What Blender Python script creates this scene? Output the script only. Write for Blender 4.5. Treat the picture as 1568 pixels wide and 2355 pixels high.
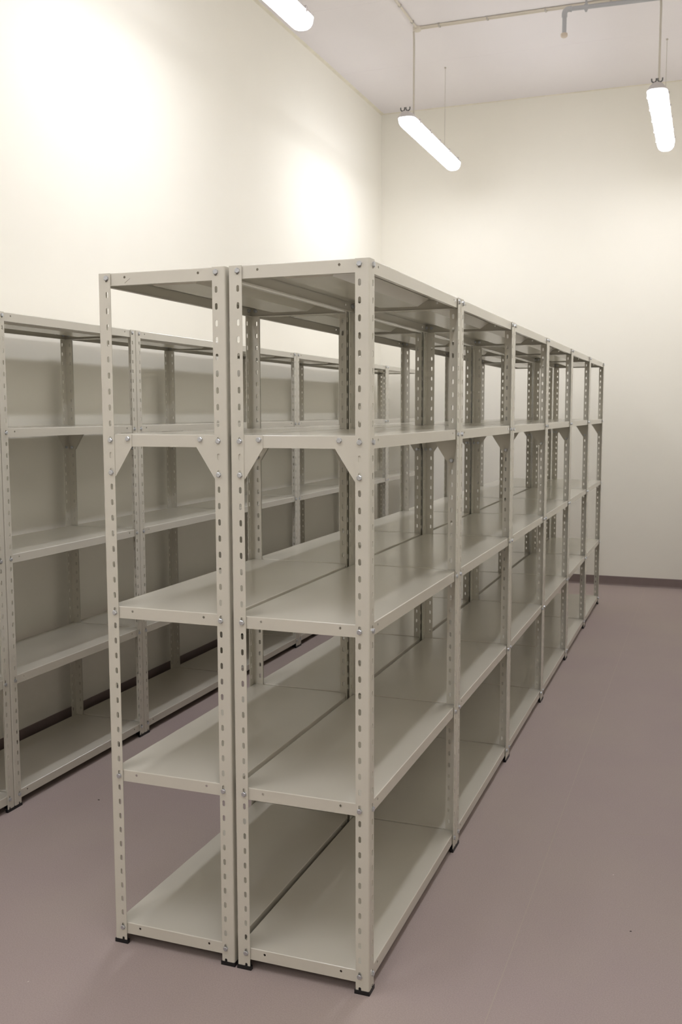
import bpy, math, random
from mathutils import Vector, Matrix

for _o in list(bpy.data.objects):
    bpy.data.objects.remove(_o, do_unlink=True)
SC = bpy.context.scene
COL = SC.collection
random.seed(4)

# ------------------------------------------------------------------ camera
CAM_POS = Vector((0.829235, -2.420945, 1.607290))
YAW, PITCH, ROLL, FPX = 0.3591387, 0.1018398, -0.0023836, 2253.268
fwd = Vector((-math.sin(YAW) * math.cos(PITCH), math.cos(YAW) * math.cos(PITCH), -math.sin(PITCH)))
rt = Vector((math.cos(YAW), math.sin(YAW), 0))
up = rt.cross(fwd)
r2 = rt * math.cos(ROLL) + up * math.sin(ROLL)
u2 = r2.cross(fwd)
cd = bpy.data.cameras.new('camera')
cam = bpy.data.objects.new('camera', cd)
COL.objects.link(cam)
cam.matrix_world = Matrix(((r2.x, u2.x, -fwd.x, CAM_POS.x), (r2.y, u2.y, -fwd.y, CAM_POS.y),
                           (r2.z, u2.z, -fwd.z, CAM_POS.z), (0, 0, 0, 1)))
cd.sensor_fit = 'HORIZONTAL'
cd.sensor_width = 36.0
cd.lens = FPX / 1568.0 * 36.0
cd.clip_start = 0.05
cd.clip_end = 60
cd.dof.use_dof = True
cd.dof.focus_distance = 2.75
cd.dof.aperture_fstop = 16.0
SC.camera = cam

# ------------------------------------------------------------------ world, exposure
w = bpy.data.worlds.new('world')
SC.world = w
w.use_nodes = True
w.node_tree.nodes['Background'].inputs[0].default_value = (1, 1, 1, 1)
w.node_tree.nodes['Background'].inputs[1].default_value = 0.0
SC.view_settings.view_transform = 'Standard'
SC.view_settings.look = 'None'
SC.view_settings.gamma = 1.0
SC.view_settings.use_curve_mapping = False
SC.view_settings.exposure = 0.0
LAMP_STRENGTH = 34.5
LAMP_COLOR = (0.97, 0.985, 1.06)

# ------------------------------------------------------------------ sizes of the place
ZC = 4.46                      # ceiling
XL, XR = -2.237, 1.330          # left and right wall
YB, YF = 6.885, -6.9           # back wall and the wall behind the camera
D = 0.4033                     # depth of a shelving unit
PITCH_C, PITCH_W = 0.9902, 0.9843
LU_C, LU_W = 0.9870, 0.9805    # unit lengths
GAP = 0.0105
PW, PT = 0.0395, 0.0020        # post flange width and sheet thickness
XWALL = -1.7706                # front of the row along the left wall
YWALL0 = 0.7164


# ------------------------------------------------------------------ materials
def srgb(r, g, b):
    def f(c):
        c /= 255.0
        return c / 12.92 if c <= 0.04045 else ((c + 0.055) / 1.055) ** 2.4
    return (f(r), f(g), f(b), 1.0)


def material(name, col, rough=0.5, metal=0.0, spec=0.5, var=0.0, scale=8.0, bump=0.0, bscale=200.0, coat=0.0):
    m = bpy.data.materials.new(name)
    m.use_nodes = True
    nt = m.node_tree
    b = nt.nodes['Principled BSDF']
    b.inputs['Base Color'].default_value = col
    b.inputs['Roughness'].default_value = rough
    b.inputs['Metallic'].default_value = metal
    b.inputs['Specular IOR Level'].default_value = spec
    if coat:
        b.inputs['Coat Weight'].default_value = coat
        b.inputs['Coat Roughness'].default_value = 0.13
    tc = nt.nodes.new('ShaderNodeTexCoord')
    if var > 0:
        n = nt.nodes.new('ShaderNodeTexNoise')
        n.inputs['Scale'].default_value = scale
        n.inputs['Detail'].default_value = 5
        nt.links.new(tc.outputs['Object'], n.inputs['Vector'])
        r = nt.nodes.new('ShaderNodeValToRGB')
        r.color_ramp.elements[0].position = 0.3
        r.color_ramp.elements[1].position = 0.7
        r.color_ramp.elements[0].color = tuple(c * (1 - var) for c in col[:3]) + (1,)
        r.color_ramp.elements[1].color = tuple(min(1, c * (1 + var)) for c in col[:3]) + (1,)
        nt.links.new(n.outputs['Fac'], r.inputs['Fac'])
        nt.links.new(r.outputs['Color'], b.inputs['Base Color'])
    if bump > 0:
        n2 = nt.nodes.new('ShaderNodeTexNoise')
        n2.inputs['Scale'].default_value = bscale
        n2.inputs['Detail'].default_value = 3
        nt.links.new(tc.outputs['Object'], n2.inputs['Vector'])
        bp = nt.nodes.new('ShaderNodeBump')
        bp.inputs['Strength'].default_value = bump
        bp.inputs['Distance'].default_value = 0.002
        nt.links.new(n2.outputs['Fac'], bp.inputs['Height'])
        nt.links.new(bp.outputs['Normal'], b.inputs['Normal'])
    return m


M_PAINT = material('grey_beige_powder_coat', srgb(208, 203, 189), rough=0.24, spec=0.6, var=0.012, scale=5, coat=0.35)
M_WALL = material('cream_wall_paint', srgb(246, 242, 230), rough=0.75, spec=0.2, var=0.012, scale=1.3, bump=0.06, bscale=160)
M_CEIL = material('white_ceiling_paint', srgb(243, 238, 239), rough=0.8, spec=0.2, var=0.01, scale=1.0)
M_TRIM = material('cream_ceiling_edge', srgb(236, 230, 213), rough=0.8, spec=0.2, var=0.05, scale=14)
M_BASE = material('mauve_vinyl_skirting', srgb(132, 117, 113), rough=0.5, spec=0.4, var=0.03, scale=20)
M_SEAM = material('vinyl_weld', srgb(176, 162, 150), rough=0.5, spec=0.3)
M_ZINC = material('zinc_plated_steel', srgb(200, 203, 208), rough=0.28, metal=0.9, var=0.05, scale=60)
M_BLACK = material('black_plastic', srgb(24, 23, 24), rough=0.45, spec=0.4)
M_HOUSING = material('light_grey_lamp_housing', srgb(206, 200, 198), rough=0.45)
M_HOOK = material('dark_steel_hook', srgb(96, 96, 96), rough=0.4, metal=0.5)
M_WIRE = material('pale_steel_wire', srgb(190, 184, 172), rough=0.5, metal=0.2)
M_CONDUIT = material('cream_plastic_conduit', srgb(224, 216, 202), rough=0.5)
M_DROP = material('beige_plastic_conduit', srgb(205, 198, 186), rough=0.5)
M_PVC = material('grey_drain_plastic', srgb(186, 187, 190), rough=0.4)
M_CAP = material('pale_beige_plastic', srgb(214, 200, 184), rough=0.5)
M_DARKCLIP = material('grey_plastic_clip', srgb(196, 190, 182), rough=0.5)
M_DIRT = material('dark_dirt', srgb(60, 52, 48), rough=0.8)
M_CRUMB = material('white_plaster', srgb(225, 216, 208), rough=0.8)
M_SCUFF = material('scuffed_paint', srgb(128, 120, 106), rough=0.6)

# floor: mauve brown homogeneous vinyl with fine speckle and soft dusty patches
M_FLOOR = bpy.data.materials.new('mauve_brown_vinyl')
M_FLOOR.use_nodes = True
nt = M_FLOOR.node_tree
b = nt.nodes['Principled BSDF']
b.inputs['Roughness'].default_value = 0.62
b.inputs['Specular IOR Level'].default_value = 0.35
tc = nt.nodes.new('ShaderNodeTexCoord')
n1 = nt.nodes.new('ShaderNodeTexNoise')
n1.inputs['Scale'].default_value = 1.1
n1.inputs['Detail'].default_value = 4
nt.links.new(tc.outputs['Object'], n1.inputs['Vector'])
r1 = nt.nodes.new('ShaderNodeValToRGB')
r1.color_ramp.elements[0].position = 0.35
r1.color_ramp.elements[1].position = 0.68
r1.color_ramp.elements[0].color = srgb(170, 154, 150)
r1.color_ramp.elements[1].color = srgb(174, 160, 151)
nt.links.new(n1.outputs['Fac'], r1.inputs['Fac'])
n2 = nt.nodes.new('ShaderNodeTexNoise')
n2.inputs['Scale'].default_value = 260
n2.inputs['Detail'].default_value = 2
nt.links.new(tc.outputs['Object'], n2.inputs['Vector'])
r2n = nt.nodes.new('ShaderNodeValToRGB')
r2n.color_ramp.elements[0].position = 0.35
r2n.color_ramp.elements[1].position = 0.65
r2n.color_ramp.elements[0].color = (0.93, 0.93, 0.93, 1)
r2n.color_ramp.elements[1].color = (1.05, 1.05, 1.05, 1)
nt.links.new(n2.outputs['Fac'], r2n.inputs['Fac'])
mx = nt.nodes.new('ShaderNodeMix')
mx.data_type = 'RGBA'
mx.blend_type = 'MULTIPLY'
mx.inputs['Factor'].default_value = 1.0
nt.links.new(r1.outputs['Color'], mx.inputs['A'])
nt.links.new(r2n.outputs['Color'], mx.inputs['B'])
nt.links.new(mx.outputs['Result'], b.inputs['Base Color'])

# lamp diffuser: opal plastic lit from inside
M_GLOW = bpy.data.materials.new('lit_opal_diffuser')
M_GLOW.use_nodes = True
nt = M_GLOW.node_tree
nt.nodes.remove(nt.nodes['Principled BSDF'])
em = nt.nodes.new('ShaderNodeEmission')
em.inputs['Color'].default_value = LAMP_COLOR + (1,)
em.inputs['Strength'].default_value = LAMP_STRENGTH
# the tubes sit above the flat of the trough, so its sides glow less than its underside
geo = nt.nodes.new('ShaderNodeNewGeometry')
sp = nt.nodes.new('ShaderNodeSeparateXYZ')
nt.links.new(geo.outputs['Normal'], sp.inputs[0])
mr = nt.nodes.new('ShaderNodeMapRange')
mr.inputs['From Min'].default_value = 0.0
mr.inputs['From Max'].default_value = -1.0
mr.inputs['To Min'].default_value = LAMP_STRENGTH * 0.28
mr.inputs['To Max'].default_value = LAMP_STRENGTH
nt.links.new(sp.outputs['Z'], mr.inputs['Value'])
nt.links.new(mr.outputs['Result'], em.inputs['Strength'])
nt.links.new(em.outputs['Emission'], nt.nodes['Material Output'].inputs['Surface'])


# ------------------------------------------------------------------ mesh helpers
class MB:
    def __init__(self):
        self.v, self.f = [], []

    def add(self, pts, faces):
        k = len(self.v)
        self.v += [tuple(p) for p in pts]
        self.f += [tuple(i + k for i in f) for f in faces]

    def face(self, pts):
        self.add(pts, [tuple(range(len(pts)))])

    def box(self, x0, x1, y0, y1, z0, z1):
        p = [(x0, y0, z0), (x1, y0, z0), (x1, y1, z0), (x0, y1, z0), (x0, y0, z1), (x1, y0, z1), (x1, y1, z1), (x0, y1, z1)]
        self.add(p, [(0, 3, 2, 1), (4, 5, 6, 7), (0, 1, 5, 4), (1, 2, 6, 5), (2, 3, 7, 6), (3, 0, 4, 7)])

    def plate(self, polys, loops, fn, t):
        """2D polygons (CCW) made into a sheet of thickness t: fn(u, v, depth) -> 3D; loops are boundary loops to wall."""
        for p in polys:
            self.face([fn(u, v, 0) for u, v in p])
            self.face([fn(u, v, t) for u, v in reversed(p)])
        for lp in loops:
            n = len(lp)
            for i in range(n):
                a, c = lp[i], lp[(i + 1) % n]
                self.face([fn(a[0], a[1], 0), fn(a[0], a[1], t), fn(c[0], c[1], t), fn(c[0], c[1], 0)])

    def strip_wall(self, a, c, fn, t):
        self.face([fn(a[0], a[1], 0), fn(a[0], a[1], t), fn(c[0], c[1], t), fn(c[0], c[1], 0)])

    def rings(self, rs, cap0=True, cap1=True):
        """loft closed rings of equal length"""
        n = len(rs[0])
        k = len(self.v)
        for r in rs:
            self.v += [tuple(p) for p in r]
        for j in range(len(rs) - 1):
            for i in range(n):
                i2 = (i + 1) % n
                self.f.append((k + j * n + i, k + j * n + i2, k + (j + 1) * n + i2, k + (j + 1) * n + i))
        if cap0:
            self.f.append(tuple(k + i for i in reversed(range(n))))
        if cap1:
            self.f.append(tuple(k + (len(rs) - 1) * n + i for i in range(n)))

    def tube(self, pts, rad, n=10):
        pts = [Vector(p) for p in pts]
        rs = []
        ref = None
        for i, p in enumerate(pts):
            d = (pts[min(i + 1, len(pts) - 1)] - pts[max(i - 1, 0)]).normalized()
            if ref is None:
                ref = d.orthogonal().normalized()
            ref = (ref - d * ref.dot(d)).normalized()
            s = d.cross(ref)
            rr = rad[i] if isinstance(rad, (list, tuple)) else rad
            rs.append([p + (ref * math.cos(a) + s * math.sin(a)) * rr for a in [2 * math.pi * q / n for q in range(n)]])
        self.rings(rs)

    def mesh(self, name, mat, smooth=False):
        me = bpy.data.meshes.new(name)
        me.from_pydata(self.v, [], self.f)
        me.materials.append(mat)
        if smooth:
            me.polygons.foreach_set('use_smooth', [True] * len(me.polygons))
            try:
                me.set_sharp_from_angle(angle=math.radians(40))
            except Exception:
                pass
        me.update()
        return me


def link(name, me, parent=None, loc=(0, 0, 0), rz=0.0):
    o = bpy.data.objects.new(name, me)
    COL.objects.link(o)
    o.parent = parent
    o.location = loc
    o.rotation_euler = (0, 0, rz)
    return o


def tag(o, label=None, cat=None, group=None, kind=None):
    if label:
        o['label'] = label
    if cat:
        o['category'] = cat
    if group:
        o['group'] = group
    if kind:
        o['kind'] = kind
    return o


def struct(name, mb, mat, parent=None, label=None):
    o = link(name, mb.mesh(name, mat), parent)
    o['kind'] = 'structure'
    if label:
        o['label'] = label
    return o


# ------------------------------------------------------------------ room shell
m = MB()
m.box(XL - 0.12, XL, YF - 0.12, YB + 0.12, -0.1, ZC + 0.1)
struct('wall_left', m, M_WALL, label='cream painted wall on the left behind the wall row of shelving')
m = MB()
m.box(XL, XR, YB, YB + 0.12, -0.1, ZC + 0.1)
struct('wall_back', m, M_WALL, label='cream painted end wall behind the far ends of the shelving rows')
m = MB()
m.box(XR, XR + 0.12, YF - 0.12, YB + 0.12, -0.1, ZC + 0.1)
struct('wall_right', m, M_WALL)
m = MB()
m.box(XL, XR, YF - 0.12, YF, -0.1, ZC + 0.1)
struct('wall_front', m, M_WALL)

# floor: screed with welded vinyl sheets laid lengthwise
m = MB()
m.box(XL, XR, YF, YB, -0.1, -0.003)
floor = struct('floor', m, M_SEAM, label='floor of mauve-brown speckled vinyl sheets with thin pale welds')
edges = [XL, -1.575, 0.325, XR]
for a, c in zip(edges[:-1], edges[1:]):
    m = MB()
    m.box(a + (0.0012 if a != XL else 0), c - (0.0012 if c != XR else 0), YF, YB, -0.003, 0.0)
    link('vinyl_sheet', m.mesh('vinyl_sheet', M_FLOOR), floor)
    if c != XR:
        m = MB()
        m.box(c - 0.0012, c + 0.0012, YF, YB, -0.003, -0.0002)
        link('weld_line', m.mesh('weld_line', M_SEAM), floor)

# ceiling: boards with hairline joints
m = MB()
m.box(XL, XR, YF, YB, ZC + 0.010, ZC + 0.1)
ceiling = struct('ceiling', m, M_CEIL, label='white painted ceiling of large boards with hairline joints')
ys = [YF, -5.9, -4.6, -3.3, -2.1, -0.8, 0.5, 1.8, 3.1, 4.395, 5.682, YB]
xs = [XL, XR]
for i in range(len(ys) - 1):
    for j in range(len(xs) - 1):
        x0, x1, y0, y1 = xs[j], xs[j + 1], ys[i], ys[i + 1]
        g = 0.0008
        m = MB()
        m.box(x0 + (g if j else 0), x1 - (g if j < len(xs) - 2 else 0), y0 + (g if i else 0), y1 - (g if i < len(ys) - 2 else 0), ZC, ZC + 0.010)
        link('ceiling_board', m.mesh('ceiling_board', M_CEIL), ceiling)

# wall paint run up onto a filler bead where walls and ceiling meet
m = MB()
for s in range(24):
    y0 = YF + (YB - YF) * s / 24
    y1 = YF + (YB - YF) * (s + 1) / 24
    wd = 0.020 + 0.008 * random.random()
    m.add([(XL, y0, ZC - 0.012), (XL, y1, ZC - 0.012), (XL + wd, y1, ZC), (XL + wd, y0, ZC), (XL, y0, ZC), (XL, y1, ZC)],
          [(0, 1, 2, 3), (0, 3, 4), (1, 5, 2), (0, 4, 5, 1), (4, 3, 2, 5)])
struct('trim_1', m, M_TRIM)
m = MB()
for s in range(16):
    x0 = XL + (XR - XL) * s / 16
    x1 = XL + (XR - XL) * (s + 1) / 16
    wd = 0.008 + 0.006 * random.random()
    m.add([(x0, YB, ZC - 0.006), (x1, YB, ZC - 0.006), (x1, YB - wd, ZC), (x0, YB - wd, ZC), (x0, YB, ZC), (x1, YB, ZC)],
          [(0, 3, 2, 1), (0, 4, 3), (1, 2, 5), (0, 1, 5, 4), (4, 5, 2, 3)])
struct('trim_2', m, M_TRIM)


def skirting(name, a, c, n):
    """coved vinyl skirting from a to c, n points into the room"""
    m = MB()
    prof = [(0, 0.085), (0.004, 0.085), (0.005, 0.082), (0.005, 0.014), (0.008, 0.005), (0.014, 0.001), (0.014, 0.0), (0, 0.0)]
    rs = []
    for p in (a, c):
        rs.append([(p[0] + n[0] * d, p[1] + n[1] * d, z) for d, z in prof])
    m.rings(rs)
    struct(name, m, M_BASE, label=None)


skirting('baseboard_left', (XL, YF), (XL, YB), (1, 0))
skirting('baseboard_back', (XL, YB), (XR, YB), (0, -1))
skirting('baseboard_right', (XR, YF), (XR, YB), (-1, 0))
skirting('baseboard_front', (XL, YF), (XR, YF), (0, 1))

# ------------------------------------------------------------------ shelving: shared meshes
SHELF_TOP = [0.0665, 0.5455, 1.0410, 1.5450, 2.0]
BOLT_Z = [0.0515, 0.5265, 1.0225, 1.5275, 1.9860]
GUSSET_BOLT_Z = 1.4345
POST_Z0, POST_Z1 = 0.012, 2.0
SLOT_Z = [1.0446e-06 * n ** 3 - 3.70946e-05 * n ** 2 - 0.0451976 * n + 1.98451 for n in range(44)]
SLOT_U = PW - 0.0120
SLOT_HW, SLOT_HH = 0.0040, 0.0089
LIP = 0.035
HOLE_U = 0.0845
INS = 0.0040


def stadium(uc, vc, hw, hh, n=5):
    """CCW loop, starting at the bottom; also the two halves (right going up, left going up)"""
    s = hh - hw
    right = [(uc + hw * math.sin(a), vc - s - hw * math.cos(a)) for a in [math.pi / 2 * k / n for k in range(n + 1)]]
    right += [(uc + hw * math.cos(a), vc + s + hw * math.sin(a)) for a in [math.pi / 2 * k / n for k in range(n + 1)]]
    if s < 1e-6:
        right = right[:n + 1] + right[n + 2:]
    left = [(2 * uc - u, v) for u, v in right]
    return right, left


def holed_cell(mb, u0, u1, v0, v1, uc, vc, hw, hh, fn, t, n=4):
    right, left = stadium(uc, vc, hw, hh, n)
    pl = [(u0, v0), (uc, v0)] + left + [(uc, v1), (u0, v1)]
    pr = [(uc, v0), (u1, v0), (u1, v1), (uc, v1)] + list(reversed(right))
    mb.plate([pl, pr], [], fn, t)
    loop = right + list(reversed(left))[1:-1]
    for i in range(len(loop)):
        a, c = loop[i], loop[(i + 1) % len(loop)]
        mb.face([fn(a[0], a[1], t), fn(a[0], a[1], 0), fn(c[0], c[1], 0), fn(c[0], c[1], t)])


def make_post_mesh():
    mb = MB()
    R = 0.0042
    fX = lambda u, v, d: (u, d, v)           # flange along +X, outer face y = 0
    fY = lambda u, v, d: (d, u, v)           # flange along +Y, outer face x = 0
    bounds = [POST_Z1] + [(SLOT_Z[i] + SLOT_Z[i + 1]) / 2 for i in range(43)] + [0.034]
    for fn in (fX, fY):
        before = len(mb.f)
        for i in range(44):
            holed_cell(mb, R, PW, bounds[i + 1], bounds[i], SLOT_U, SLOT_Z[i], SLOT_HW, SLOT_HH, fn, PT)
        # lowest bit, where the half slot opens onto the cut end
        nh = [(SLOT_U - SLOT_HW, POST_Z0), (SLOT_U - SLOT_HW, POST_Z0 + 0.0045)]
        nh += [(SLOT_U - SLOT_HW * math.cos(a), POST_Z0 + 0.0045 + SLOT_HW * math.sin(a)) for a in [math.pi * k / 8 for k in range(1, 8)]]
        nh += [(SLOT_U + SLOT_HW, POST_Z0 + 0.0045), (SLOT_U + SLOT_HW, POST_Z0)]
        poly = [(R, POST_Z0)] + nh + [(PW, POST_Z0), (PW, 0.034), (R, 0.034)]
        mb.plate([poly], [], fn, PT)
        for a, c in zip(nh[:-1], nh[1:]):
            mb.strip_wall(a, c, fn, PT)
        mb.strip_wall((PW, POST_Z0), (PW, POST_Z1), fn, PT)
        mb.strip_wall((PW, POST_Z1), (R, POST_Z1), fn, PT)
        mb.strip_wall((R, POST_Z0), (SLOT_U - SLOT_HW, POST_Z0), fn, PT)
        mb.strip_wall((SLOT_U + SLOT_HW, POST_Z0), (PW, POST_Z0), fn, PT)
        if fn is fY:   # mirrored: turn the faces over
            mb.f[before:] = [tuple(reversed(f)) for f in mb.f[before:]]
    n = 5
    outer = [(R - R * math.cos(a), R - R * math.sin(a)) for a in [math.pi / 2 * k / n for k in range(n + 1)]]
    ri = R - PT
    inner = [(R - ri * math.cos(a), R - ri * math.sin(a)) for a in [math.pi / 2 * k / n for k in range(n + 1)]]
    ring = outer + list(reversed(inner))
    mb.rings([[(x, y, POST_Z0) for x, y in ring], [(x, y, POST_Z1) for x, y in ring]])
    return mb.mesh('post', M_PAINT)


def make_foot_mesh():
    mb = MB()
    o, e, tk = 0.0010, 0.0032, 0.010
    L = [(-o, -o), (PW + e, -o), (PW + e, tk), (tk, tk), (tk, PW + e), (-o, PW + e)]
    c = 0.0004
    Lb = [(-o - c, -o - c), (PW + e + c, -o - c), (PW + e + c, tk), (tk, tk), (tk, PW + e + c), (-o - c, PW + e + c)]
    mb.rings([[(x, y, 0.0) for x, y in Lb], [(x, y, 0.010) for x, y in Lb], [(x, y, 0.012) for x, y in L]])
    i0, i1 = PT + 0.0002, 0.0062
    L2 = [(i0, i0), (PW, i0), (PW, i1), (i1, i1), (i1, PW), (i0, PW)]
    mb.rings([[(x, y, 0.012) for x, y in L2], [(x, y, 0.025) for x, y in L2]])
    return mb.mesh('foot', M_BLACK)


def make_shelf_mesh(lu):
    """folded steel tray, top face at z = 0, centred"""
    mb = MB()
    a, c, t, R = D / 2 - INS, lu / 2 - INS, 0.0012, 0.0026
    rect = lambda i, z: [(-a + i, -c + i, z), (a - i, -c + i, z), (a - i, c - i, z), (-a + i, c - i, z)]
    arc = [(R - R * math.sin(q), -R + R * math.cos(q)) for q in [math.pi / 2 * k / 4 for k in range(5)]]
    mb.rings([rect(i, z) for i, z in reversed(arc)], cap0=False)
    mb.face(list(reversed(rect(t, -t))))
    sides = [(2 * a, lambda u, v, d: (-a + u, -c + d, v)), (2 * a, lambda u, v, d: (a - u, c - d, v)),
             (2 * c, lambda u, v, d: (a - d, -c + u, v)), (2 * c, lambda u, v, d: (-a + d, c - u, v))]
    for L, fn in sides:
        h = HOLE_U - INS
        for u0, u1, uc in ((0, L / 2, h), (L / 2, L, L - h)):
            holed_cell(mb, u0, u1, -LIP, -R, uc, -LIP / 2 + 0.0045, 0.0037, 0.0037, fn, t, n=3)
        # rolled return along the foot of the lip
        mb.add([fn(0, -LIP, 0), fn(L, -LIP, 0), fn(L - 0.012, -LIP, 0.012), fn(0.012, -LIP, 0.012),
                fn(t, -LIP + t, t), fn(L - t, -LIP + t, t), fn(L - 0.012, -LIP + t, 0.012), fn(0.012, -LIP + t, 0.012)],
               [(3, 2, 1, 0), (4, 5, 6, 7), (2, 3, 7, 6)])
    return mb.mesh('shelf', M_PAINT)


def make_rib_mesh(lu):
    """hat-shaped stiffener under the tray"""
    mb = MB()
    y0, y1 = -lu / 2 + 0.055, lu / 2 - 0.055
    zt, zb = -0.0030, -0.0300
    top = [(-0.100, y0, zt), (0.100, y0, zt), (0.100, y1, zt), (-0.100, y1, zt)]
    bot = [(-0.068, y0 + 0.028, zb), (0.068, y0 + 0.028, zb), (0.068, y1 - 0.028, zb), (-0.068, y1 - 0.028, zb)]
    mb.rings([bot, top])
    fl = [(-0.104, y0, zt), (0.104, y0, zt), (0.104, y1, zt), (-0.104, y1, zt)]
    mb.rings([fl, [(x, y, zt + 0.001) for x, y, z in fl]])
    mb.box(-0.06, 0.06, y0 + 0.05, y1 - 0.05, zt, -0.0012)
    return mb.mesh('stiffener', M_PAINT)


def make_gusset_mesh(flip):
    mb = MB()
    z1 = SHELF_TOP[3] - 0.001
    pts = [(0.006, 1.424), (0.0415, 1.424), (0.0965, 1.509), (0.0965, z1), (0.006, z1)]
    if flip:
        fn = lambda u, v, d: (d, u, v)
    else:
        fn = lambda u, v, d: (u, d, v)
    mb.plate([pts], [pts], fn, 0.0015)
    if flip:
        mb.f = [tuple(reversed(f)) for f in mb.f]
    return mb.mesh('gusset_plate', M_PAINT)


def bolt_into(mb, tf, spin):
    """hex head outside (towards -Y), nut inside; tf maps local to target"""
    def ring(r, y, n=6):
        return [tf((r * math.cos(2 * math.pi * k / n + spin), y, r * math.sin(2 * math.pi * k / n + spin))) for k in range(n)]
    mb.rings([ring(0.0074, 0.0), ring(0.0074, -0.0044), ring(0.0060, -0.0055)])
    mb.rings([ring(0.0040, 0.0), ring(0.0040, 0.0155)])
    mb.rings([ring(0.0072, 0.0062), ring(0.0072, 0.0118)])


def inner_bolt_into(mb, tf, spin):
    """low head that sits flat in the slot, nut inside: used where a neighbour stands close against the post"""
    def ring(r, y, n=6):
        return [tf((r * math.cos(2 * math.pi * k / n + spin), y, r * math.sin(2 * math.pi * k / n + spin))) for k in range(n)]
    mb.rings([ring(0.0040, -0.0006), ring(0.0040, 0.0155)])
    mb.rings([ring(0.0074, 0.0062), ring(0.0074, 0.0118), ring(0.0062, 0.0128)])


BOLT_MESH = []
INNER_MESH = []
for _k in range(3):
    _mb = MB()
    bolt_into(_mb, lambda p: p, 0.2 + 0.37 * _k)
    BOLT_MESH.append(_mb.mesh('bolt', M_ZINC))
    _mb = MB()
    inner_bolt_into(_mb, lambda p: p, 0.2 + 0.37 * _k)
    INNER_MESH.append(_mb.mesh('bolt', M_ZINC))
POST_ME, FOOT_ME = make_post_mesh(), make_foot_mesh()
GUS_X, GUS_Y = make_gusset_mesh(False), make_gusset_mesh(True)
SHELF_ME = {}
RIB_ME = {}
for _lu in (LU_C, LU_W):
    SHELF_ME[_lu] = make_shelf_mesh(_lu)
    RIB_ME[_lu] = make_rib_mesh(_lu)


def bolt_spots(lu, back, free):
    """(position, rotation about z, close) of each bolt of a unit; at rotation 0 the head points to -Y.
    free = (near, far, back): whether that face stands clear of its neighbour"""
    out = []
    hx, hy = D / 2, lu / 2
    for cx, cy in ((-1, -1), (1, -1), (1, 1), (-1, 1)):
        close = not (free[0] if cy < 0 else free[1])
        rz = 0 if cy < 0 else math.pi
        for z in list(BOLT_Z) + [GUSSET_BOLT_Z]:                # end faces
            out.append(((cx * (hx - SLOT_U), cy * hy, z), rz, close))
        out.append(((cx * (hx - HOLE_U), cy * (hy - PT), SHELF_TOP[3] - LIP / 2 + 0.0045), rz, close))
        close = cx == back and not free[2]
        rz = math.pi / 2 if cx > 0 else -math.pi / 2
        for z in list(BOLT_Z) + ([GUSSET_BOLT_Z] if cx == back else []):   # long faces
            out.append(((cx * hx, cy * (hy - SLOT_U), z), rz, close))
        if cx == back:
            out.append(((cx * (hx - PT), cy * (hy - HOLE_U), SHELF_TOP[3] - LIP / 2 + 0.0045), rz, close))
    return out


def make_unit(lu, back, single_bolts, free):
    """one bolted steel shelving unit; back = -1 or 1 is the long side that carries the two extra gussets"""
    root = bpy.data.objects.new('shelving_unit', None)
    COL.objects.link(root)
    root.empty_display_size = 0.2
    hx, hy = D / 2, lu / 2
    for (cx, cy), rz in zip(((-1, -1), (1, -1), (1, 1), (-1, 1)), (0, math.pi / 2, math.pi, -math.pi / 2)):
        p = link('post', POST_ME, root, (cx * hx, cy * hy, 0), rz)
        tag(link('foot', FOOT_ME, p), label='black plastic foot')
        # local x of the turned post runs along X when the turn is 0 or 180 degrees
        endX = rz in (0, math.pi)
        g = link('gusset_plate', GUS_X if endX else GUS_Y, root)
        off = Matrix.Rotation(rz, 4, 'Z') @ (Vector((0, PT, 0)) if endX else Vector((PT, 0, 0)))
        g.location = (cx * hx + off.x, cy * hy + off.y, 0)
        g.rotation_euler = (0, 0, rz)
        if cx == back:
            g = link('gusset_plate', GUS_Y if endX else GUS_X, root)
            off = Matrix.Rotation(rz, 4, 'Z') @ (Vector((PT, 0, 0)) if endX else Vector((0, PT, 0)))
            g.location = (cx * hx + off.x, cy * hy + off.y, 0)
            g.rotation_euler = (0, 0, rz)
    for z in SHELF_TOP:
        s = link('shelf', SHELF_ME[lu], root, (0, 0, z))
        link('stiffener', RIB_ME[lu], s)
    spots = bolt_spots(lu, back, free)
    if single_bolts:
        for i, (p, rz, close) in enumerate(spots):
            o = link('bolt', (INNER_MESH if close else BOLT_MESH)[i % 3], root, p, rz)
            if i == 0:
                o['label'] = 'zinc-plated hexagon bolt'
    else:
        mb = MB()
        for i, (p, rz, close) in enumerate(spots):
            mt = Matrix.Translation(p) @ Matrix.Rotation(rz, 4, 'Z')
            (inner_bolt_into if close else bolt_into)(mb, lambda q, mt=mt: tuple(mt @ Vector(q)), 0.37 * i)
        o = link('bolts', mb.mesh('bolts', M_ZINC), root)
        o['kind'] = 'stuff'
        o['label'] = 'zinc-plated hexagon bolts'
    return root


def copy_tree(o, parent=None):
    c = o.copy()
    COL.objects.link(c)
    c.parent = parent
    for ch in o.children:
        copy_tree(ch, c)
    return c


ORD = ['first', 'second', 'third', 'fourth', 'fifth', 'sixth', 'seventh']
XR_C, XL_C = -D / 2, -D - GAP - D / 2


def label_unit(u, label, group):
    tag(u, label, 'shelving unit', group)


PROTO = {}


def place_unit(x, y, lu, back, single, free):
    key = (lu, back, single, free)
    if key not in PROTO:
        u = PROTO[key] = make_unit(lu, back, single, free)
    else:
        u = copy_tree(PROTO[key])
    u.location = (x, y, 0)
    return u


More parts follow.
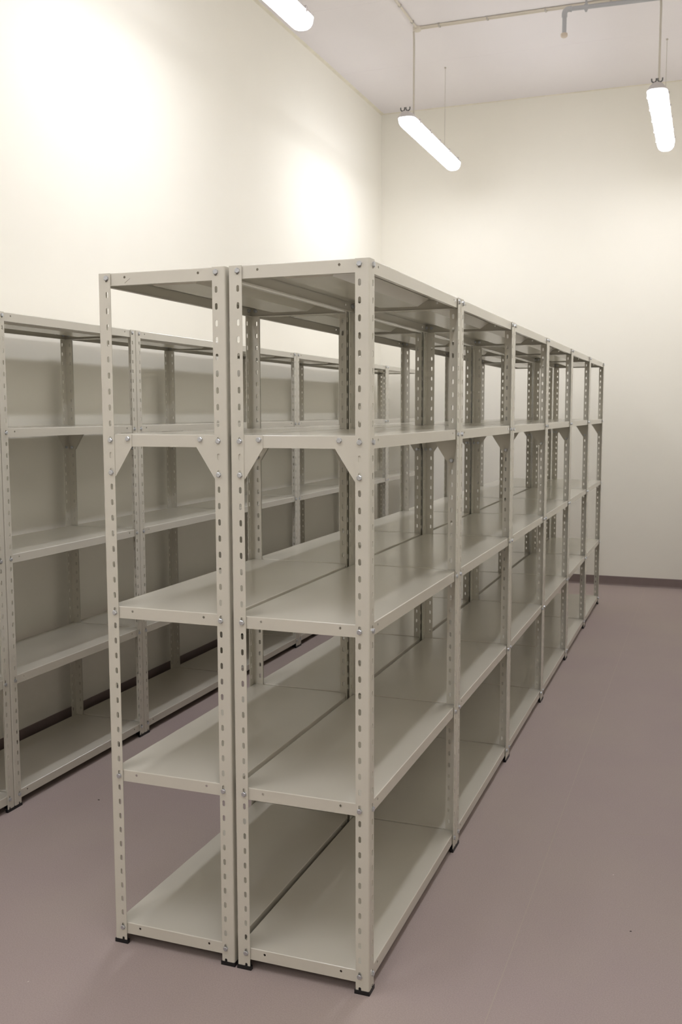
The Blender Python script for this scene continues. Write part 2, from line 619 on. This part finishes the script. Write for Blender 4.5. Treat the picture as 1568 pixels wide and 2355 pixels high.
for i in range(6):
    y = i * PITCH_C + LU_C / 2
    u = place_unit(XR_C, y, LU_C, -1, i < 2, (i == 0, i == 5, False))
    place = ['nearest the camera', 'second from the camera', 'third from the camera', 'fourth from the camera',
             'fifth from the camera', 'farthest from the camera'][i]
    label_unit(u, 'grey-beige steel shelving unit %s, right row of the central block' % place,
               'shelving units in the right-hand row of the central block')
for i in range(6):
    y = i * PITCH_C + LU_C / 2
    u = place_unit(XL_C, y, LU_C, 1, i < 2, (i == 0, i == 5, False))
    place = ['nearest the camera', 'second from the camera', 'third from the camera', 'fourth from the camera',
             'fifth from the camera', 'farthest from the camera'][i]
    label_unit(u, 'grey-beige steel shelving unit %s, left row of the central block' % place,
               'shelving units in the left-hand row of the central block')
    if i == 0:
        # a scrape in the paint of the top shelf's end lip
        mb = MB()
        hw = 0.0007
        A, Bq = Vector((-0.112 - 0.0045, -LU_C / 2 + INS, 1.9705)), Vector((-0.094 - 0.0045, -LU_C / 2 + INS, 1.9830))
        dv = (Bq - A).normalized()
        nv = Vector((dv.z, 0, -dv.x)) * hw
        mb.rings([[A + nv, A - nv, A - nv + Vector((0, -0.0003, 0)), A + nv + Vector((0, -0.0003, 0))],
                  [Bq + nv * .4, Bq - nv * .4, Bq - nv * .4 + Vector((0, -0.0003, 0)), Bq + nv * .4 + Vector((0, -0.0003, 0))]])
        tag(link('scrape_mark', mb.mesh('scrape_mark', M_SCUFF), u), label='short dark scrape in the paint of the top lip')
for k in range(-1, 6):
    y = YWALL0 + k * PITCH_W + PITCH_W / 2
    u = place_unit(XWALL - D / 2, y, LU_W, -1, k in (0, 1), (k == -1, k == 5, True))
    if k < 0:
        lab = 'empty grey-beige steel shelving unit against the left wall, cut off by the frame edge'
    else:
        lab = 'empty grey-beige steel shelving unit, %s complete one along the left wall' % ORD[k]
    label_unit(u, lab, 'shelving units in the row along the left wall')

# ------------------------------------------------------------------ hanging strip lights
LAMP_Z = 3.690          # underside of the diffuser
LAMP_LEN, LAMP_W = 1.50, 0.130


def stadium_profile(hw, z0, z1, rb, n=6):
    """open U from (hw, z1) round the bottom to (-hw, z1)"""
    pts = [(hw, z1)]
    for k in range(n + 1):
        a = math.pi / 2 * k / n
        pts.append((hw - rb + rb * math.cos(a), z0 + rb - rb * math.sin(a)))
    for k in range(n + 1):
        a = math.pi / 2 * (1 - k / n)
        pts.append((-hw + rb - rb * math.cos(a), z0 + rb - rb * math.sin(a)))
    pts.append((-hw, z1))
    return pts


def make_lamp():
    root = bpy.data.objects.new('strip_light', None)
    COL.objects.link(root)
    L2 = LAMP_LEN / 2
    # diffuser: rounded trough with rounded ends
    mb = MB()
    rs = []
    ends = []
    for q in range(10):
        c = math.sin(math.pi / 2 * q / 9)
        ends.append((0.075 * (1 - math.cos(math.pi / 2 * q / 9)), 0.30 + 0.70 * c, 0.040 * (1 - c)))
    for y, s, dz in [(-L2 + d, s, z) for d, s, z in ends] + [(L2 - d, s, z) for d, s, z in reversed(ends)]:
        rs.append([(x, y, z) for x, z in stadium_profile(LAMP_W / 2 * s, dz, 0.064, min(0.054 * s, 0.062 - dz))])
    mb.rings(rs)
    tag(link('diffuser', mb.mesh('diffuser', M_GLOW, True), root), label='glowing white opal diffuser')
    # housing: shallow upturned tray with a domed top
    mb = MB()
    rs = []
    ends = []
    for q in range(8):
        c = math.sin(math.pi / 2 * q / 7)
        ends.append((-0.003 + 0.075 * (1 - math.cos(math.pi / 2 * q / 7)), 0.34 + 0.66 * c))
    for y, s in [(-L2 + d, s) for d, s in ends] + [(L2 - d, s) for d, s in reversed(ends)]:
        hw = (LAMP_W / 2 + 0.004) * s
        prof = [(-hw, 0.064), (-hw, 0.074), (-hw * 0.90, 0.080), (-hw * 0.62, 0.100), (-hw * 0.40, 0.108), (hw * 0.40, 0.108),
                (hw * 0.62, 0.100), (hw * 0.90, 0.080), (hw, 0.074), (hw, 0.064)]
        if s < 0.9:
            prof = [(x, min(z, 0.104)) for x, z in prof]
        rs.append([(x, y, z) for x, z in prof])
    mb.rings(list(reversed(rs)))
    link('housing', mb.mesh('housing', M_HOUSING, True), root)
    # snap latches along both sides
    for sx in (-1, 1):
        for k in range(5):
            y = -L2 + 0.16 + k * (LAMP_LEN - 0.32) / 4
            mb = MB()
            x0, x1 = sorted((sx * (LAMP_W / 2 + 0.003), sx * (LAMP_W / 2 + 0.008)))
            mb.box(x0, x1, y - 0.011, y + 0.011, 0.050, 0.078)
            x0, x1 = sorted((sx * (LAMP_W / 2 - 0.006), sx * (LAMP_W / 2 + 0.010)))
            mb.box(x0, x1, y - 0.009, y + 0.009, 0.076, 0.081)
            link('latch', mb.mesh('latch', M_HOUSING), root)
    # two wire hooks at the near end, as seen against the ceiling
    for sx in (-1, 1):
        mb = MB()
        pts = [(sx * 0.020 + 0.015 * math.cos(a), -L2 + 0.012, 0.122 + 0.015 * math.sin(a)) for a in [math.pi + math.pi * q / 8 for q in range(9)]]
        pts = [(pts[0][0], pts[0][1], 0.132)] + pts + [(pts[-1][0], pts[-1][1], 0.132)]
        mb.tube(pts, 0.0045, 6)
        tag(link('hook', mb.mesh('hook', M_HOOK), root), label='dark U-shaped steel hook')
    # hanging brackets and the thin wire at the far one
    for y in (-L2 + 0.23, L2 - 0.35):
        mb = MB()
        mb.box(-0.022, 0.022, y - 0.010, y + 0.010, 0.106, 0.110)
        mb.rings([[(-0.020, y - 0.002, 0.109), (0.020, y - 0.002, 0.109), (0.006, y - 0.002, 0.136), (-0.006, y - 0.002, 0.136)],
                  [(-0.020, y + 0.002, 0.109), (0.020, y + 0.002, 0.109), (0.006, y + 0.002, 0.136), (-0.006, y + 0.002, 0.136)]])
        link('hanger_bracket', mb.mesh('hanger_bracket', M_HOUSING), root)
    mb = MB()
    y = L2 - 0.35
    mb.tube([(0, y, 0.132), (0, y, ZC - LAMP_Z - 0.004)], 0.0018, 6)
    mb.tube([(0, y, ZC - LAMP_Z - 0.008), (0, y, ZC - LAMP_Z)], 0.008, 8)
    link('suspension_wire', mb.mesh('suspension_wire', M_WIRE), root)
    # the conduit that drops from the ceiling run and carries the near end
    mb = MB()
    y = -L2 + 0.23
    pts = [(0, y, 0.108), (0, y, 0.3), (0, y, ZC - LAMP_Z - 0.10), (-0.002, y + 0.003, ZC - LAMP_Z - 0.06),
           (-0.004, y + 0.004, ZC - LAMP_Z - 0.032)]
    mb.tube(pts, 0.0075, 8)
    tag(link('cable_drop', mb.mesh('cable_drop', M_DROP, True), root), label='beige plastic conduit drop')
    return root


lamp0 = make_lamp()
lamp_rows = [(4.69, -1.335), (4.69, 0.420), (1.32, -1.340), (1.32, 0.420), (-2.05, -1.340), (-2.05, 0.420),
             (-5.42, -1.340), (-5.42, 0.420)]  # rearmost pair is unseen, added to send low light into the shelf fronts
lamp_labels = {
    0: 'lit white strip light before the end wall, left of the capped grey pipe',
    1: 'lit white strip light hanging beneath the right end of the grey ceiling pipe',
    2: 'lit white strip light beside the left wall, cut off by the top of the frame',
    3: 'lit white strip light above the right-hand aisle, overhead beyond the frame',
    4: 'lit white strip light over the left aisle at the camera end of the room',
    5: 'lit white strip light over the right aisle at the camera end of the room',
    6: 'added unseen strip light at the room end behind the camera, nearer the left wall',
    7: 'added unseen strip light at the room end behind the camera, nearer the right wall'}
for i, (y0, x) in enumerate(lamp_rows):
    o = lamp0 if i == 0 else copy_tree(lamp0)
    o.location = (x, y0 + LAMP_LEN / 2, LAMP_Z)
    tag(o, lamp_labels[i], 'light', 'strip lights hanging from the ceiling')

# ------------------------------------------------------------------ conduit on the ceiling
root = bpy.data.objects.new('cable_conduit', None)
COL.objects.link(root)
root.location = (-1.315, 4.92, ZC)
tag(root, 'pale cream cable conduit clipped to the ceiling, turning towards the right-hand light', 'conduit')
ZR = -0.0085
mb = MB()
mb.tube([(0, -3.29, ZR), (0, -0.02, ZR)], 0.0085, 8)
link('conduit_run', mb.mesh('conduit_run', M_CONDUIT, True), root)
mb = MB()
mb.tube([(0.02, 0, ZR), (1.68, 0, ZR)], 0.0085, 8)
mb.tube([(0.02, 0.024, ZR), (1.68, 0.024, ZR)], 0.0085, 8)
link('conduit_run', mb.mesh('conduit_run', M_CONDUIT, True), root)
for x in (0.0, 1.72):
    mb = MB()
    rs = []
    for z, r in ((-0.030, 0.024), (-0.026, 0.030), (0.0, 0.030)):
        rs.append([(x + r * math.cos(2 * math.pi * k / 14), 0.008 + r * math.sin(2 * math.pi * k / 14), z) for k in range(14)])
    mb.rings(rs)
    link('junction_box', mb.mesh('junction_box', M_CONDUIT), root)
for x, y, rz in [(0, -0.12, 0), (0, -0.43, 0), (0, -0.9, 0), (0, -1.5, 0), (0.17, 0, 1), (0.53, 0, 1), (0.95, 0, 1), (1.4, 0, 1)]:
    mb = MB()
    n = 8
    prof = [(0.0125 * math.cos(math.pi + math.pi * k / n), ZR + 0.0125 * math.sin(math.pi + math.pi * k / n)) for k in range(n + 1)]
    prof = [(-0.0125, 0.0)] + prof + [(0.0125, 0.0)]
    if rz:
        prof = [(p if p <= 0 else p + 0.024, z) for p, z in prof]
    rs = []
    for d in (-0.006, 0.006):
        rs.append([(x + (d if rz else p), y + (p if rz else d), z) for p, z in prof])
    mb.rings(rs)
    tag(link('saddle_clip', mb.mesh('saddle_clip', M_DARKCLIP), root), label='grey saddle clip')

# ------------------------------------------------------------------ grey drain pipe under the ceiling
root = bpy.data.objects.new('drain_pipe', None)
COL.objects.link(root)
PX, PY, PZ = -0.212, 4.790, 4.380
root.location = (PX, PY, PZ)
root.rotation_euler = (0, 0, 0.06)
tag(root, 'grey plastic pipe hung below the ceiling, its end turned down with a pale cap', 'pipe')
mb = MB()
mb.tube([(0.030, 0, 0.0), (XR - PX - 0.01, 0, 0.006)], 0.0150, 14)
link('pipe_run', mb.mesh('pipe_run', M_PVC, True), root)
mb = MB()
pts = [(0.042, 0, 0), (0.026, 0, 0)] + [(0.026 - 0.026 * math.sin(a), 0, -0.026 + 0.026 * math.cos(a)) for a in [math.pi / 2 * k / 6 for k in range(1, 7)]] + [(0, 0, -0.046)]
mb.tube(pts, 0.0188, 14)
mb.tube([(0.040, 0, 0), (0.048, 0, 0)], 0.0205, 14)
mb.tube([(0, 0, -0.044), (0, 0, -0.050)], 0.0195, 14)
link('elbow', mb.mesh('elbow', M_PVC, True), root)
mb = MB()
mb.tube([(0, 0, -0.044), (0, 0, -0.166)], 0.0150, 14)
link('down_pipe', mb.mesh('down_pipe', M_PVC, True), root)
mb = MB()
mb.tube([(0, 0, -0.158), (0, 0, -0.161), (0, 0, -0.176), (0, 0, -0.182), (0, 0, -0.186)], [0.021, 0.0245, 0.0245, 0.021, 0.014], 10)
tag(link('end_cap', mb.mesh('end_cap', M_CAP), root), label='pale beige end cap')
for x in (0.145, 1.2):
    mb = MB()
    mb.tube([(x - 0.013, 0, 0.0003), (x + 0.013, 0, 0.0004)], 0.0192, 14)
    mb.rings([[(x - 0.012, -0.006, -0.016), (x + 0.012, -0.006, -0.016), (x + 0.012, 0.006, -0.016), (x - 0.012, 0.006, -0.016)],
              [(x - 0.005, -0.004, -0.032), (x + 0.005, -0.004, -0.032), (x + 0.005, 0.004, -0.032), (x - 0.005, 0.004, -0.032)]][::-1])
    cl = link('pipe_clamp', mb.mesh('pipe_clamp', M_PVC), root)
    mb = MB()
    mb.tube([(x, 0, 0.017), (x, 0, ZC - PZ)], 0.0060, 8)
    mb.tube([(x, 0, 0.017), (x, 0, 0.028)], 0.0095, 6)
    link('hanger_rod', mb.mesh('hanger_rod', M_PVC), cl)

# ------------------------------------------------------------------ bits lying on the floor
def crumb(name, x, y, r, mat, label, cat, flat=0.5):
    mb = MB()
    rs = []
    n = 7
    jit = [0.75 + 0.5 * random.random() for _ in range(n)]
    for z, s in ((0.0, 0.85), (0.35, 1.0), (0.8, 0.75), (1.0, 0.35)):
        rs.append([(r * s * jit[k] * 1.3 * math.cos(2 * math.pi * k / n), r * s * jit[k] * 0.8 * math.sin(2 * math.pi * k / n), z * r * flat) for k in range(n)])
    mb.rings(rs)
    o = link(name, mb.mesh(name, mat), None, (x, y, 0), random.random() * 3)
    tag(o, label, cat)
    return o


crumb('dirt_chip', -1.504, 0.913, 0.0042, M_DIRT, 'dark chip of dirt in the left aisle before the wall row', 'debris')
crumb('dirt_chip', 0.651, 0.604, 0.0030, M_DIRT, 'dark chip of dirt on the open floor right of the pale weld line', 'debris')
crumb('plaster_crumb', 0.566, 0.97, 0.0026, M_CRUMB, 'white plaster crumb on the open floor, right side of the room', 'debris')
crumb('plaster_crumb', -0.93, -0.27, 0.0022, M_CRUMB, 'white plaster crumb on the floor by the lower left corner', 'debris')
mb = MB()
mb.rings([[(0.520, 1.316, 0), (0.520, 1.319, 0), (0.520, 1.319, 0.0003), (0.520, 1.316, 0.0003)],
          [(0.676, 1.355, 0), (0.676, 1.358, 0), (0.676, 1.358, 0.0003), (0.676, 1.355, 0.0003)]])
tag(link('scratch_mark', mb.mesh('scratch_mark', M_SEAM), floor), label='short pale scratch in the vinyl')
